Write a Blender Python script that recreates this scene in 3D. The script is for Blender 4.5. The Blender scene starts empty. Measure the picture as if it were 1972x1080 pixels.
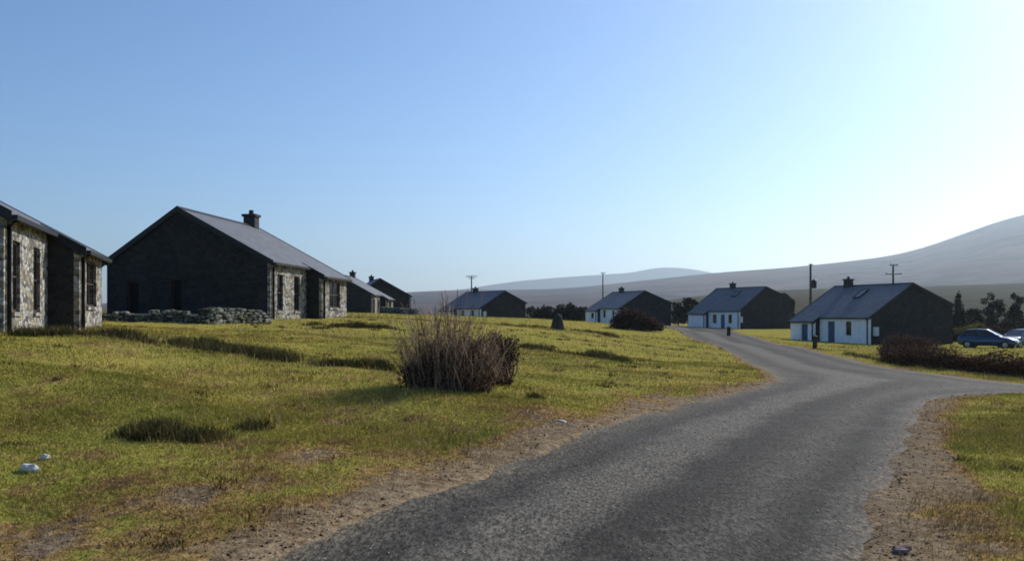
import bpy, bmesh, math, random
import numpy as np
from mathutils import Vector, Matrix
from mathutils.geometry import delaunay_2d_cdt
random.seed(7); rng = np.random.default_rng(11)
S = bpy.context.scene
COL = S.collection
R = math.radians
EYE, FPX, CX, HY = 1.6, 1750.0, 986.0, 605.0        # eye height, focal length and horizon of the photograph

# ------------------------------------------------------------------ linking / tagging
def link(o, parent=None):
    COL.objects.link(o)
    if parent: o.parent = parent
    return o
def tag(o, label, cat=None, group=None, kind=None):
    o['label'] = label
    if cat: o['category'] = cat
    if group: o['group'] = group
    if kind: o['kind'] = kind
    return o
def structure(o): o['kind'] = 'structure'; return o
def empty(name, loc, rz=0.0):
    o = bpy.data.objects.new(name, None); o.empty_display_size = .3
    o.location = loc; o.rotation_euler = (0, 0, rz)
    return link(o)
def np_obj(name, V, F, mat, parent=None, smooth=False):
    """V (n,3) array, F (m,k) int array -> object"""
    V = np.asarray(V, dtype=np.float32); F = np.asarray(F, dtype=np.int32)
    me = bpy.data.meshes.new(name); m, k = F.shape
    me.vertices.add(len(V)); me.vertices.foreach_set('co', V.ravel())
    me.loops.add(m*k); me.loops.foreach_set('vertex_index', F.ravel())
    me.polygons.add(m); me.polygons.foreach_set('loop_start', np.arange(0, m*k, k, dtype=np.int32))
    if smooth: me.polygons.foreach_set('use_smooth', np.ones(m, dtype=bool))
    me.update(calc_edges=True); me.validate()
    me.materials.append(mat)
    return link(bpy.data.objects.new(name, me), parent)
def bm_obj(name, bm, mat, parent=None, smooth=False, bevel=0):
    bmesh.ops.recalc_face_normals(bm, faces=bm.faces[:])
    me = bpy.data.meshes.new(name)
    if smooth:
        for f in bm.faces: f.smooth = True
    bm.to_mesh(me); bm.free(); me.materials.append(mat)
    o = link(bpy.data.objects.new(name, me), parent)
    if bevel:
        b = o.modifiers.new('bevel', 'BEVEL'); b.width = bevel; b.segments = 2; b.limit_method = 'ANGLE'
    return o
def box(bm, x0, x1, y0, y1, z0, z1):
    if x0 > x1: x0, x1 = x1, x0
    v = [bm.verts.new((x, y, z)) for z in (z0, z1) for x, y in ((x0, y0), (x1, y0), (x1, y1), (x0, y1))]
    for q in ((3,2,1,0),(4,5,6,7),(0,1,5,4),(1,2,6,5),(2,3,7,6),(3,0,4,7)): bm.faces.new([v[i] for i in q])
def prism(bm, pts0, pts1):
    a = [bm.verts.new(p) for p in pts0]; b = [bm.verts.new(p) for p in pts1]; n = len(a)
    bm.faces.new(a[::-1]); bm.faces.new(b)
    for i in range(n): bm.faces.new([a[i], a[(i+1) % n], b[(i+1) % n], b[i]])
def tube(bm, pts, rad, n=8, cap=True):
    pts = [Vector(p) for p in pts]; rs = rad if isinstance(rad, (list, tuple)) else [rad]*len(pts)
    rings = []
    for i, p in enumerate(pts):
        d = (pts[min(i+1, len(pts)-1)] - pts[max(i-1, 0)]).normalized()
        up = Vector((0, 0, 1)) if abs(d.z) < .9 else Vector((1, 0, 0))
        a = d.cross(up).normalized(); b = d.cross(a)
        rings.append([bm.verts.new(p + rs[i]*(math.cos(2*math.pi*k/n)*a + math.sin(2*math.pi*k/n)*b)) for k in range(n)])
    for r0, r1 in zip(rings, rings[1:]):
        for k in range(n): bm.faces.new([r0[k], r0[(k+1) % n], r1[(k+1) % n], r1[k]])
    if cap: bm.faces.new(rings[0][::-1]); bm.faces.new(rings[-1])

# ------------------------------------------------------------------ materials
def mat_new(name):
    m = bpy.data.materials.new(name); m.use_nodes = True
    nt = m.node_tree; nt.nodes.clear()
    out = nt.nodes.new('ShaderNodeOutputMaterial'); b = nt.nodes.new('ShaderNodeBsdfPrincipled')
    nt.links.new(b.outputs[0], out.inputs[0]); b.inputs['Specular IOR Level'].default_value = .25
    return m, nt, b
def N(nt, t, **kw):
    n = nt.nodes.new('ShaderNode'+t)
    for k, v in kw.items():
        if hasattr(n, k): setattr(n, k, v)
        else: n.inputs[k].default_value = v
    return n
def ramp(nt, fac, stops, interp='LINEAR'):
    r = nt.nodes.new('ShaderNodeValToRGB'); r.color_ramp.interpolation = interp
    e = r.color_ramp.elements
    while len(e) < len(stops): e.new(.5)
    for x, (p, c) in zip(e, stops): x.position = p; x.color = (*c, 1) if len(c) == 3 else c
    nt.links.new(fac, r.inputs[0]); return r.outputs[0]
def mixc(nt, fac, a, b, mode='MIX'):
    n = nt.nodes.new('ShaderNodeMix'); n.data_type = 'RGBA'; n.blend_type = mode
    for s, v in ((n.inputs[0], fac), (n.inputs[6], a), (n.inputs[7], b)):
        if isinstance(v, (int, float)): s.default_value = v
        elif isinstance(v, tuple): s.default_value = (*v, 1)
        else: nt.links.new(v, s)
    return n.outputs[2]
def math_n(nt, op, a, b=None, c=None, clamp=False):
    n = nt.nodes.new('ShaderNodeMath'); n.operation = op; n.use_clamp = clamp
    for i, v in enumerate((a, b, c)):
        if v is None: continue
        if isinstance(v, (int, float)): n.inputs[i].default_value = v
        else: nt.links.new(v, n.inputs[i])
    return n.outputs[0]
def noise(nt, co, scale, detail=4, rough=.6):
    n = N(nt, 'TexNoise', Scale=scale, Detail=detail, Roughness=rough)
    if co is not None: nt.links.new(co, n.inputs['Vector'])
    return n.outputs[0]
def bump(nt, b, h, strength, dist):
    n = N(nt, 'Bump', Strength=strength, Distance=dist)
    nt.links.new(h, n.inputs['Height']); nt.links.new(n.outputs[0], b.inputs['Normal'])
def plain(name, c, rough=.6, metal=0, var=.25, scale=6, spec=.25):
    m, nt, b = mat_new(name)
    co = N(nt, 'TexCoord').outputs['Object']
    f = noise(nt, co, scale)
    nt.links.new(ramp(nt, f, [(.3, tuple(x*(1-var) for x in c)), (.7, tuple(min(1, x*(1+var)) for x in c))]), b.inputs['Base Color'])
    b.inputs['Roughness'].default_value = rough; b.inputs['Metallic'].default_value = metal
    b.inputs['Specular IOR Level'].default_value = spec
    return m
def stone(name, cols, mortar, scale, bstr=.8):
    m, nt, b = mat_new(name)
    tc = N(nt, 'TexCoord'); mp = N(nt, 'Mapping'); mp.inputs['Scale'].default_value = (1, 1, 1.7)
    nt.links.new(tc.outputs['Object'], mp.inputs[0])
    wob = N(nt, 'TexNoise', Scale=3.0); nt.links.new(mp.outputs[0], wob.inputs['Vector'])
    add = N(nt, 'VectorMath'); add.operation = 'MULTIPLY_ADD'; add.inputs[1].default_value = (.18,)*3
    nt.links.new(wob.outputs['Color'], add.inputs[0]); nt.links.new(mp.outputs[0], add.inputs[2])
    v = N(nt, 'TexVoronoi', Scale=scale); nt.links.new(add.outputs[0], v.inputs['Vector'])
    e = N(nt, 'TexVoronoi', Scale=scale); e.feature = 'DISTANCE_TO_EDGE'; nt.links.new(add.outputs[0], e.inputs['Vector'])
    sep = N(nt, 'SeparateColor'); nt.links.new(v.outputs['Color'], sep.inputs[0])
    n = len(cols)
    c = ramp(nt, sep.outputs[0], [(i/n, k) for i, k in enumerate(cols)], 'CONSTANT')
    g = noise(nt, tc.outputs['Object'], 14, 5, .7)
    c = mixc(nt, .75, c, ramp(nt, g, [(.25, (.35,)*3), (.75, (1.15,)*3)]), 'MULTIPLY')
    edge = ramp(nt, e.outputs['Distance'], [(.02, (0,)*3), (.07, (1,)*3)])
    c = mixc(nt, edge, mortar, c)
    big = noise(nt, tc.outputs['Object'], .9, 3)
    c = mixc(nt, .7, c, ramp(nt, big, [(.3, (.6,)*3), (.7, (1.1,)*3)]), 'MULTIPLY')
    nt.links.new(c, b.inputs['Base Color']); b.inputs['Roughness'].default_value = .95
    b.inputs['Specular IOR Level'].default_value = .1
    h = math_n(nt, 'ADD', math_n(nt, 'MULTIPLY', edge, .6), math_n(nt, 'MULTIPLY', g, .5))
    bump(nt, b, h, bstr, .05)
    return m
M = {}
M['front_stone'] = stone('pale rubble stone', [(.36,.34,.30),(.17,.16,.15),(.50,.48,.44),(.25,.22,.16),(.42,.37,.26),(.11,.11,.11),(.56,.55,.52)], (.24,.23,.20), 5.5)
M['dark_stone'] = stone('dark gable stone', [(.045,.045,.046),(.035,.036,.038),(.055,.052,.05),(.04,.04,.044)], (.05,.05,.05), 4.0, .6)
M['dry_stone'] = stone('lichened field stone', [(.29,.30,.25),(.16,.17,.14),(.36,.37,.31),(.10,.10,.09),(.24,.26,.18)], (.04,.04,.035), 4.5, .8)
M['rock'] = stone('weathered rock', [(.07,.065,.06),(.09,.085,.075),(.06,.06,.058)], (.05,.05,.05), 1.2, .6)
M['pale_rock'] = plain('pale quartz rock', (.55,.52,.47), .9, var=.35, scale=18)
M['render'] = plain('white lime render', (.76,.79,.80), .9, var=.10, scale=2.2, spec=.1)
M['trim'] = plain('dark painted trim', (.018,.02,.024), .55)
M['pipe'] = plain('black iron pipe', (.015,.015,.016), .5)
M['chimney'] = plain('dark chimney render', (.035,.036,.04), .9, var=.4)
M['pot'] = plain('clay pot', (.05,.04,.038), .8)
M['wood_brown'] = plain('dark brown window wood', (.05,.028,.02), .6)
M['red_wood'] = plain('dark red painted wood', (.07,.02,.025), .5)
M['blue_wood'] = plain('blue painted door', (.045,.09,.17), .45)
M['white_wood'] = plain('white painted wood', (.7,.7,.7), .5, var=.06)
M['box_white'] = plain('white plastic cabinet', (.55,.56,.58), .5, var=.06)
M['pole'] = plain('weathered pole wood', (.07,.065,.06), .9, var=.4, scale=4)
M['steel'] = plain('galvanised steel', (.25,.27,.29), .5, .4)
M['ceramic'] = plain('white ceramic', (.75,.76,.78), .25, var=.04)
M['post'] = plain('dark timber post', (.03,.028,.025), .8, var=.4)
M['tyre'] = plain('tyre rubber', (.015,.015,.015), .8)
M['rim'] = plain('alloy rim', (.3,.31,.33), .35, .8)
M['lamp'] = plain('clear lamp glass', (.6,.62,.65), .12, spec=.6)
def glass(name, c, rough=.06):
    m, nt, b = mat_new(name)
    f = noise(nt, N(nt, 'TexCoord').outputs['Object'], 3)
    nt.links.new(ramp(nt, f, [(.3, tuple(x*.7 for x in c)), (.7, c)]), b.inputs['Base Color'])
    b.inputs['Roughness'].default_value = rough; b.inputs['Specular IOR Level'].default_value = .5
    return m
M['glass'] = glass('dark window glass', (.008,.008,.009))
M['dull_glass'] = glass('dirty window glass', (.012,.012,.013), .7)
M['dull_glass'].node_tree.nodes['Principled BSDF'].inputs['Specular IOR Level'].default_value = .1
M['car_glass'] = glass('car window glass', (.01,.013,.016), .03)
def paint(name, c):
    m, nt, b = mat_new(name)
    f = noise(nt, N(nt, 'TexCoord').outputs['Object'], 2)
    nt.links.new(ramp(nt, f, [(.3, tuple(x*.85 for x in c)), (.7, c)]), b.inputs['Base Color'])
    b.inputs['Roughness'].default_value = .35; b.inputs['Metallic'].default_value = .3
    b.inputs['Coat Weight'].default_value = .8; b.inputs['Coat Roughness'].default_value = .05
    return m
M['car_blue'] = paint('dark blue car paint', (.012,.045,.11))
M['car_teal'] = paint('dark teal car paint', (.02,.07,.10))
# slate roof: courses along the slope
def slate_mat():
    m, nt, b = mat_new('grey slate')
    tc = N(nt, 'TexCoord')
    sep = N(nt, 'SeparateXYZ'); nt.links.new(tc.outputs['Object'], sep.inputs[0])
    comb = N(nt, 'CombineXYZ'); nt.links.new(sep.outputs[1], comb.inputs[0]); nt.links.new(sep.outputs[0], comb.inputs[1])
    br = N(nt, 'TexBrick', Scale=1.0); nt.links.new(comb.outputs[0], br.inputs['Vector'])
    br.inputs['Color1'].default_value = (.115,.12,.135,1); br.inputs['Color2'].default_value = (.165,.165,.175,1)
    br.inputs['Mortar'].default_value = (.06,.06,.065,1); br.inputs['Mortar Size'].default_value = .012
    br.inputs['Brick Width'].default_value = .3; br.inputs['Row Height'].default_value = .22
    g = noise(nt, tc.outputs['Object'], 1.3, 5)
    c = mixc(nt, .8, br.outputs[0], ramp(nt, g, [(.3, (.72,.74,.76)), (.7, (1.12,1.1,1.08))]), 'MULTIPLY')
    nt.links.new(c, b.inputs['Base Color']); b.inputs['Roughness'].default_value = .6
    bump(nt, b, br.outputs['Fac'], -.25, .02)
    return m
M['slate'] = slate_mat()

# ------------------------------------------------------------------ terrain height
def P(px, py, Y): return ((px-CX)/FPX*Y, Y, EYE-(py-HY)/FPX*Y)
ctrl = [P(*c) for c in [
    (520,1080,5.9),(760,975,7.57),(1000,890,9.82),(1250,800,14.36),(1490,738,21.0),(1640,1080,5.9),(1690,920,8.9),(1740,790,15.1),
    (1440,703,31.2),(1400,676,46.8),(1340,655,70),(1285,640,100),(1740,713,28.4),(1620,688,41),(1540,668,58),(1450,648,85),(1420,636,114),
    (1972,742,24.3),(1972,756,21.4),(1900,800,14.4),(1960,669,72),(1900,673,64),(1675,664,76),(1545,656,88),(1800,662,80),(1424,634,122),(1530,634,124),
    (1280,631,90),(1050,614,85),(1073,637,45),(900,612,85),(760,604,95),(717,604,104),(620,613,46),(524,618,39),(400,619,34),(200,622,33),
    (20,639,20.7),(197,629.5,30),(0,662,16),(-300,650,17),(300,702,16),(0,800,11),(0,900,8.5),(0,1080,6.2),(500,900,9),(500,800,12),(700,702,20),
    (870,765,13.7),(1100,800,13),(1300,740,20),(1200,700,26),(1200,662,45),(1100,680,32),(1000,645,40),(850,650,32),(600,640,33)]]
ctrl += [(0,0,0),(3,0,0),(-8,0,.25),(-8,5,.2),(8,0,-.02),(-25,10,1.5),(-30,30,1.6),(-40,100,1.6),(-60,200,.8),(0,150,.35),(20,150,-.1),(0,210,-.6),(60,200,-1.4),(60,80,-1.1),(40,30,-.8),(25,12,-.4),(40,0,-.4),(-40,0,1.6)]
ctrl = np.array(ctrl)
def warp(x, y):
    yy = np.clip(y, -6, 230) + 10
    return np.stack([np.clip(x/yy, -1.6, 1.6), np.log(yy)*.9], -1)
def tps_k(r2): return np.where(r2 > 1e-12, .5*r2*np.log(np.maximum(r2, 1e-12)), 0)
_C = warp(ctrl[:,0], ctrl[:,1]); _n = len(_C)
_A = tps_k(((_C[:,None]-_C[None])**2).sum(-1)) + np.eye(_n)*4e-3
_Pm = np.c_[np.ones(_n), _C]
_sol = np.linalg.solve(np.block([[_A, _Pm], [_Pm.T, np.zeros((3,3))]]), np.r_[ctrl[:,2], 0, 0, 0])
def zt(x, y):
    x = np.atleast_1d(np.asarray(x, float)); y = np.atleast_1d(np.asarray(y, float)); out = np.empty(len(x))
    for i in range(0, len(x), 40000):
        q = warp(x[i:i+40000], y[i:i+40000])
        out[i:i+40000] = tps_k(((q[:,None]-_C[None])**2).sum(-1)) @ _sol[:_n] + _sol[_n] + q @ _sol[_n+1:]
    out = np.clip(out, -1.6, 2.2)
    r = np.hypot(x, y); t = np.clip((r-170)/230, 0, 1); t = t*t*(3-2*t)
    return out*(1-t) + (-2.0)*t
def z1(x, y): return float(zt(x, y)[0])
def hit(px, py, y0=4.0, y1=240.0):
    Y = np.geomspace(y0, y1, 1600); X = (px-CX)/FPX*Y
    d = EYE-(py-HY)/FPX*Y - zt(X, Y)
    k = np.where(d < 0)[0]
    i = k[0] if len(k) else int(np.argmin(np.abs(d)))
    return float(X[i]), float(Y[i])

# road outline (metres on the ground), counter-clockwise
LEFT = [(-3.6,-8),(-2.6,0),(-1.95,4),(-1.57,5.9),(-.98,7.6),(.08,9.8),(1.1,12.0),(2.17,14.4),(4.1,17.7),(5.5,19.9),(6.5,22.2),(7.3,26),(8.1,31),(9.5,38.5),(11.1,47),(14.0,70),(16.6,100),(19.5,130),(15,160)]
RIGHT = [(20,165),(29,138),(28,114),(22.6,85),(18.5,58),(14.9,41),(12.6,31),(12.2,28.4),(12.9,25.9),(13.7,24.3),(17,17),(20,8),(21,-8)]
LANE = [(18.4,-8),(17.2,8),(15,15.5),(13.2,19.4),(12.1,20.9),(10.8,20.2),(9.4,19.0),(8.2,17.6),(7.2,15.9),(6.3,14.0),(5.0,11.4),(3.75,8.9),(2.75,6.9),(2.3,5.9),(1.7,4),(1.0,0),(.2,-8)]
def smooth_line(pts, it=2):
    p = np.array(pts, float)
    for _ in range(it):
        q = [p[0]]
        for a, b in zip(p, p[1:]): q += [.75*a+.25*b, .25*a+.75*b]
        p = np.array(q + [p[-1]])
    return p
LEFTs, RIGHTs, LANEs = smooth_line(LEFT), smooth_line(RIGHT), smooth_line(LANE)
RING = np.vstack([LEFTs, RIGHTs, LANEs])
def seg_dist(x, y, line):
    d = np.full(len(x), 1e9)
    for (ax, ay), (bx, by) in zip(line, line[1:]):
        ux, uy = bx-ax, by-ay; l2 = ux*ux+uy*uy
        if l2 < 1e-9: continue
        t = np.clip(((x-ax)*ux+(y-ay)*uy)/l2, 0, 1)
        d = np.minimum(d, (x-ax-t*ux)**2+(y-ay-t*uy)**2)
    return np.sqrt(d)
def inside(x, y):
    c = np.zeros(len(x), bool); n = len(RING)
    for i in range(n):
        ax, ay = RING[i]; bx, by = RING[(i+1) % n]
        if ay == by: continue
        k = (ay > y) != (by > y)
        c ^= k & (x < (bx-ax)*(y-ay)/(by-ay)+ax)
    return c
def road_sd(x, y):          # signed distance: negative on the road
    d = seg_dist(x, y, np.vstack([RING, RING[:1]]))
    return np.where(inside(x, y), -d, d)
_w = [(rng.uniform(0, 2*math.pi), k, rng.uniform(0, 6.28)) for k in (1.1,1.5,2.1,2.9,4.0,5.3,7.1,9.3)]
def lumps(x, y):
    s = 0
    for a, k, p in _w: s = s + np.sin(k*(x*math.cos(a)+y*math.sin(a))+p + .8*np.sin(.37*k*(y*math.cos(a)-x*math.sin(a))+2*p))/k**.8
    return s
def ground_z(x, y, sd=None):
    if sd is None: sd = road_sd(x, y)
    g = np.clip(sd/1.5, 0, 1)
    e = np.clip((sd+.05*np.clip(lumps(x*2.3+5, y*2.3), -1.6, 2)+.32)/.34, 0, 1); e = e*e*(3-2*e)
    return zt(x, y) + lumps(x, y)*.03*g*np.clip(1-np.hypot(x, y)/150, 0, 1) - .09 + .135*e
def gz1(x, y): return float(ground_z(np.array([x]), np.array([y]))[0])

# ------------------------------------------------------------------ ground
DIRT_SPOTS = [((600,888),.5,.85),((350,965),.9,.6),((40,1050),.9,.55),((230,1055),.8,.6),((1070,820),.9,.8),((1290,775),.9,.7),((640,815),.2,.8),((440,905),.5,.55),((1040,860),.8,.7)]
def dirt_value(x, y, sd):
    wl = np.interp(y, [0, 6, 9, 13, 17, 22, 30, 60], [1.6, 1.45, 1.15, .95, .75, .5, .25, .2])*(1+.3*np.sin(y*1.3+1)+.25*np.sin(x*2.3+y*.6))
    w = np.where(x > 1.4+.35*y, np.interp(y, [0, 6, 12, 17, 22, 30], [.36, .42, .6, .7, .25, .2])*(1+.2*np.sin(y*1.7)), wl)   # verge widths
    d = np.clip(1.15-np.maximum(sd, 0)/np.maximum(w, .15), 0, 1.0)
    for (pp, r, a), (hx, hy) in zip(DIRT_SPOTS, DIRT_XY):
        d = np.maximum(d, a*np.exp(-(((x-hx)/r)**2+((y-hy)/(r*1.4))**2)))
    return d
DIRT_XY = [hit(*p[0]) for p in DIRT_SPOTS]
def ground_color_nodes(nt, dirt_sock, blade):
    pos = N(nt, 'NewGeometry').outputs['Position']
    big = noise(nt, pos, .33, 4, .6); mid = noise(nt, pos, 1.6, 5, .65); fine = noise(nt, pos, 9, 5, .7)
    olive = (.335,.28,.062); green = (.265,.25,.052); dry = (.40,.29,.115); dark = (.13,.11,.03)
    c = mixc(nt, ramp(nt, big, [(.42, (0,)*3), (.6, (1,)*3)]), olive, green)
    c = mixc(nt, ramp(nt, mid, [(.52, (0,)*3), (.72, (.85,)*3)]), c, dry)
    c = mixc(nt, ramp(nt, fine, [(.28, (.75,)*3), (.44, (0,)*3)]), c, dark)
    pat = noise(nt, pos, .8, 6, .7)
    c = mixc(nt, ramp(nt, pat, [(.54, (0,)*3), (.68, (.75,)*3)]), c, (.23,.15,.055))
    c = mixc(nt, ramp(nt, pat, [(.34, (.7,)*3), (.46, (0,)*3)]), c, (.21,.21,.042))
    dn = math_n(nt, 'ADD', dirt_sock, math_n(nt, 'MULTIPLY', math_n(nt, 'SUBTRACT', mid, .5), 2.2))
    soil = mixc(nt, ramp(nt, fine, [(.35, (0,)*3), (.62, (1,)*3)]), (.12,.076,.043), (.31,.235,.145))
    soil = mixc(nt, ramp(nt, big, [(.45, (0,)*3), (.7, (.7,)*3)]), soil, (.20,.165,.125))
    rust = mixc(nt, ramp(nt, fine, [(.35, (0,)*3), (.65, (1,)*3)]), (.15,.085,.03), (.38,.25,.10))
    if blade:
        c = mixc(nt, math_n(nt, 'MULTIPLY', math_n(nt, 'SUBTRACT', dn, .15), 2.2, clamp=True), c, rust)
    else:
        c = mixc(nt, math_n(nt, 'MULTIPLY', math_n(nt, 'SUBTRACT', dn, .15), 3.0, clamp=True), c, rust)
        c = mixc(nt, math_n(nt, 'MULTIPLY', math_n(nt, 'SUBTRACT', dn, .5), 4.5, clamp=True), c, soil)
    return c, fine, mid
def ground_mat():
    m, nt, b = mat_new('rough pasture')
    at = N(nt, 'Attribute'); at.attribute_name = 'dirt'
    c, fine, mid = ground_color_nodes(nt, at.outputs['Fac'], False)
    nt.links.new(c, b.inputs['Base Color']); b.inputs['Roughness'].default_value = 1; b.inputs['Specular IOR Level'].default_value = 0
    bump(nt, b, math_n(nt, 'ADD', fine, math_n(nt, 'MULTIPLY', mid, 2)), .8, .06)
    return m
def build_ground():
    nu, nv = 340, 360
    u = np.linspace(-1, 1, nu)*math.asinh(3000/3.); X = 3*np.sinh(u)+2
    v = np.linspace(-math.asinh(80/3.), math.asinh(3400/3.), nv); Y = 9+3*np.sinh(v)
    gx, gy = np.meshgrid(X, Y); x, y = gx.ravel(), gy.ravel()
    sd = road_sd(x, y)
    V = np.c_[x, y, ground_z(x, y, sd)]
    i = (np.arange(nv-1)[:,None]*nu+np.arange(nu-1)[None]).ravel()
    F = np.c_[i, i+1, i+1+nu, i+nu]
    o = np_obj('ground', V, F, ground_mat(), smooth=True)
    a = o.data.attributes.new('dirt', 'FLOAT', 'POINT'); a.data.foreach_set('value', dirt_value(x, y, sd).astype(np.float32))
    structure(o); o['label'] = 'rough pasture and moorland around the lane'
build_ground()

def asphalt():
    m, nt, b = mat_new('worn chip-sealed asphalt')
    pos = N(nt, 'NewGeometry').outputs['Position']
    at = N(nt, 'Attribute'); at.attribute_name = 'across'
    mid = noise(nt, pos, .9, 5, .6); lay = N(nt, 'Mapping'); lay.inputs['Rotation'].default_value = (0, 0, R(25)); lay.inputs['Scale'].default_value = (1, .34, 1); nt.links.new(pos, lay.inputs[0])
    fine = noise(nt, lay.outputs[0], 36, 3, .85); grit = noise(nt, lay.outputs[0], 4, 6, .8)
    t = math_n(nt, 'ADD', at.outputs['Fac'], math_n(nt, 'MULTIPLY', math_n(nt, 'SUBTRACT', mid, .5), .2))
    c = ramp(nt, t, [(0, (.14,.12,.09)), (.07, (.08,.074,.062)), (.18, (.046,.044,.041)), (.29, (.102,.096,.086)), (.41, (.108,.101,.090)), (.50, (.036,.034,.031)), (.60, (.038,.036,.033)), (.72, (.074,.070,.063)), (.86, (.030,.029,.026)), (.93, (.075,.072,.066)), (1, (.14,.12,.095))])
    c = mixc(nt, .95, c, ramp(nt, fine, [(.38, (.25,.235,.215)), (.5, (.92,.87,.79)), (.62, (2.0,1.9,1.72))]), 'MULTIPLY')
    c = mixc(nt, .4, c, ramp(nt, grit, [(.35, (.5,)*3), (.65, (1.4,.99*1.4,.95*1.4))]), 'MULTIPLY')
    patch = noise(nt, pos, .5, 6, .65)
    c = mixc(nt, ramp(nt, patch, [(.54, (0,)*3), (.70, (.5,)*3)]), c, (.085,.083,.078))
    spot = noise(nt, pos, 2.1, 5, .6)
    c = mixc(nt, ramp(nt, spot, [(.66, (0,)*3), (.71, (.6,)*3)]), c, (.17,.16,.145))
    c = mixc(nt, ramp(nt, spot, [(.27, (.6,)*3), (.33, (0,)*3)]), c, (.03,.029,.027))
    nt.links.new(c, b.inputs['Base Color']); b.inputs['Roughness'].default_value = .85; b.inputs['Specular IOR Level'].default_value = .08
    bump(nt, b, fine, .4, .012)
    return m
def build_road():
    pts = []
    for line in (LEFTs, RIGHTs, LANEs):
        for a, b in zip(line, line[1:]):
            n = max(1, int(np.hypot(*(b-a))/(.25+.02*abs(a[1]))))
            for k in range(n):
                p = a+(b-a)*k/n
                j = .05 if a[1] < 40 else .15
                pts.append((p[0]+random.uniform(-j, j), p[1]+random.uniform(-j, j)))
        pts.append(tuple(line[-1]))
    nb = len(pts)
    ys = [-8.0]
    while ys[-1] < 165: ys.append(ys[-1]+max(.3, .02*abs(ys[-1])))
    gx, gy = [], []
    for y in ys:
        st = max(.3, .02*abs(y)); xs = np.arange(-5, 35, st); gx += list(xs+random.uniform(0, .1)); gy += [y]*len(xs)
    gx, gy = np.array(gx), np.array(gy); sd = road_sd(gx, gy)
    k = sd < -np.maximum(.15, .008*np.abs(gy))
    allp = pts+list(zip(gx[k], gy[k]))
    vs, _, fs, *_ = delaunay_2d_cdt([Vector(p) for p in allp], [], [list(range(nb))], 1, 1e-5)
    x = np.array([v.x for v in vs]); y = np.array([v.y for v in vs])
    V = np.c_[x, y, zt(x, y)+.022]
    F = np.array([f for f in fs if len(f) == 3])
    a, b, c = V[F[:,0]], V[F[:,1]], V[F[:,2]]
    flip = ((b-a)[:,0]*(c-a)[:,1]-(b-a)[:,1]*(c-a)[:,0]) < 0
    F[flip] = F[flip][:, ::-1]
    o = np_obj('road', V, F, asphalt(), smooth=True)
    dl = seg_dist(x, y, LEFTs); dr = np.minimum(seg_dist(x, y, LANEs), seg_dist(x, y, RIGHTs))
    at = o.data.attributes.new('across', 'FLOAT', 'POINT'); at.data.foreach_set('value', (dl/(dl+dr+1e-6)).astype(np.float32))
    structure(o); o['label'] = 'worn grey asphalt lane bending to the cottages'
build_road()

# ------------------------------------------------------------------ grass, rushes (blades)
def blade_mat(name, fn, trans=.25):
    m, nt, b = mat_new(name)
    c = fn(nt)
    rnd = N(nt, 'NewGeometry').outputs['Random Per Island']
    c = mixc(nt, 1.0, c, ramp(nt, rnd, [(0, (.6,.62,.6)), (1, (1.35,1.3,1.2))]), 'MULTIPLY')
    nt.links.new(c, b.inputs['Base Color']); b.inputs['Roughness'].default_value = .8; b.inputs['Specular IOR Level'].default_value = .1
    if trans:
        tr = N(nt, 'BsdfTranslucent'); nt.links.new(c, tr.inputs[0])
        mx = N(nt, 'MixShader'); mx.inputs[0].default_value = trans
        nt.links.new(b.outputs[0], mx.inputs[1]); nt.links.new(tr.outputs[0], mx.inputs[2])
        nt.links.new(mx.outputs[0], nt.nodes['Material Output'].inputs[0])
    return m
def blades(P0, h, w, lean, bend=True):
    """tapering bent blades: base points, heights, widths, lean fraction -> V,F(tri)"""
    n = len(P0); a = rng.uniform(0, 2*np.pi, n); f = rng.uniform(0, 2*np.pi, n)
    s = np.c_[np.cos(f), np.sin(f), np.zeros(n)]*(w/2)[:,None]
    l = np.c_[np.cos(a), np.sin(a), np.zeros(n)]*(lean*h)[:,None]
    up = np.c_[np.zeros(n), np.zeros(n), h]
    mid = P0+.55*up+.3*l; tip = P0+up*(1-.25*lean[:,None])+l
    V = np.stack([P0-s, P0+s, mid-s*.7, mid+s*.7, tip], 1).reshape(-1, 3)
    i = np.arange(n)[:,None]*5
    F = np.concatenate([i+np.array([[0,1,3]]), i+np.array([[0,3,2]]), i+np.array([[2,3,4]])], 1).reshape(-1, 3)
    return V, F
def sample_ground(n, y0, y1, k, amax=.66):
    t = rng.random(n); e = 2-k
    y = (y0**e+t*(y1**e-y0**e))**(1/e) if abs(e) > 1e-3 else y0*(y1/y0)**t
    x = rng.uniform(-amax, amax, n)*y
    return x, y
RUSH_SHADE_LINES = [  # pixel polylines of the dark rush strips and one lawn-step shade strip, half-width, count
    ([(110,652),(250,655),(330,664),(420,680),(500,690),(570,702)], .62, 5200), ([(600,708),(660,712),(735,716)], .35, 1300),
    ([(1010,672),(1080,682),(1150,690),(1200,700)], .6, 1900), ([(960,628),(1050,632),(1130,640),(1190,652)], .9, 1300), ([(590,628),(680,632),(760,640)], .9, 1500),  # last strip: dark blades standing in for the shadow below the lawn step
    ([(20,648),(110,652)], .35, 700), ([(1625,684),(1690,696),(1750,708),(1800,716)], .4, 500)]
RUSH_SHADE_XY = [[hit(*p) for p in l] for l, w, c in RUSH_SHADE_LINES]
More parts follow.
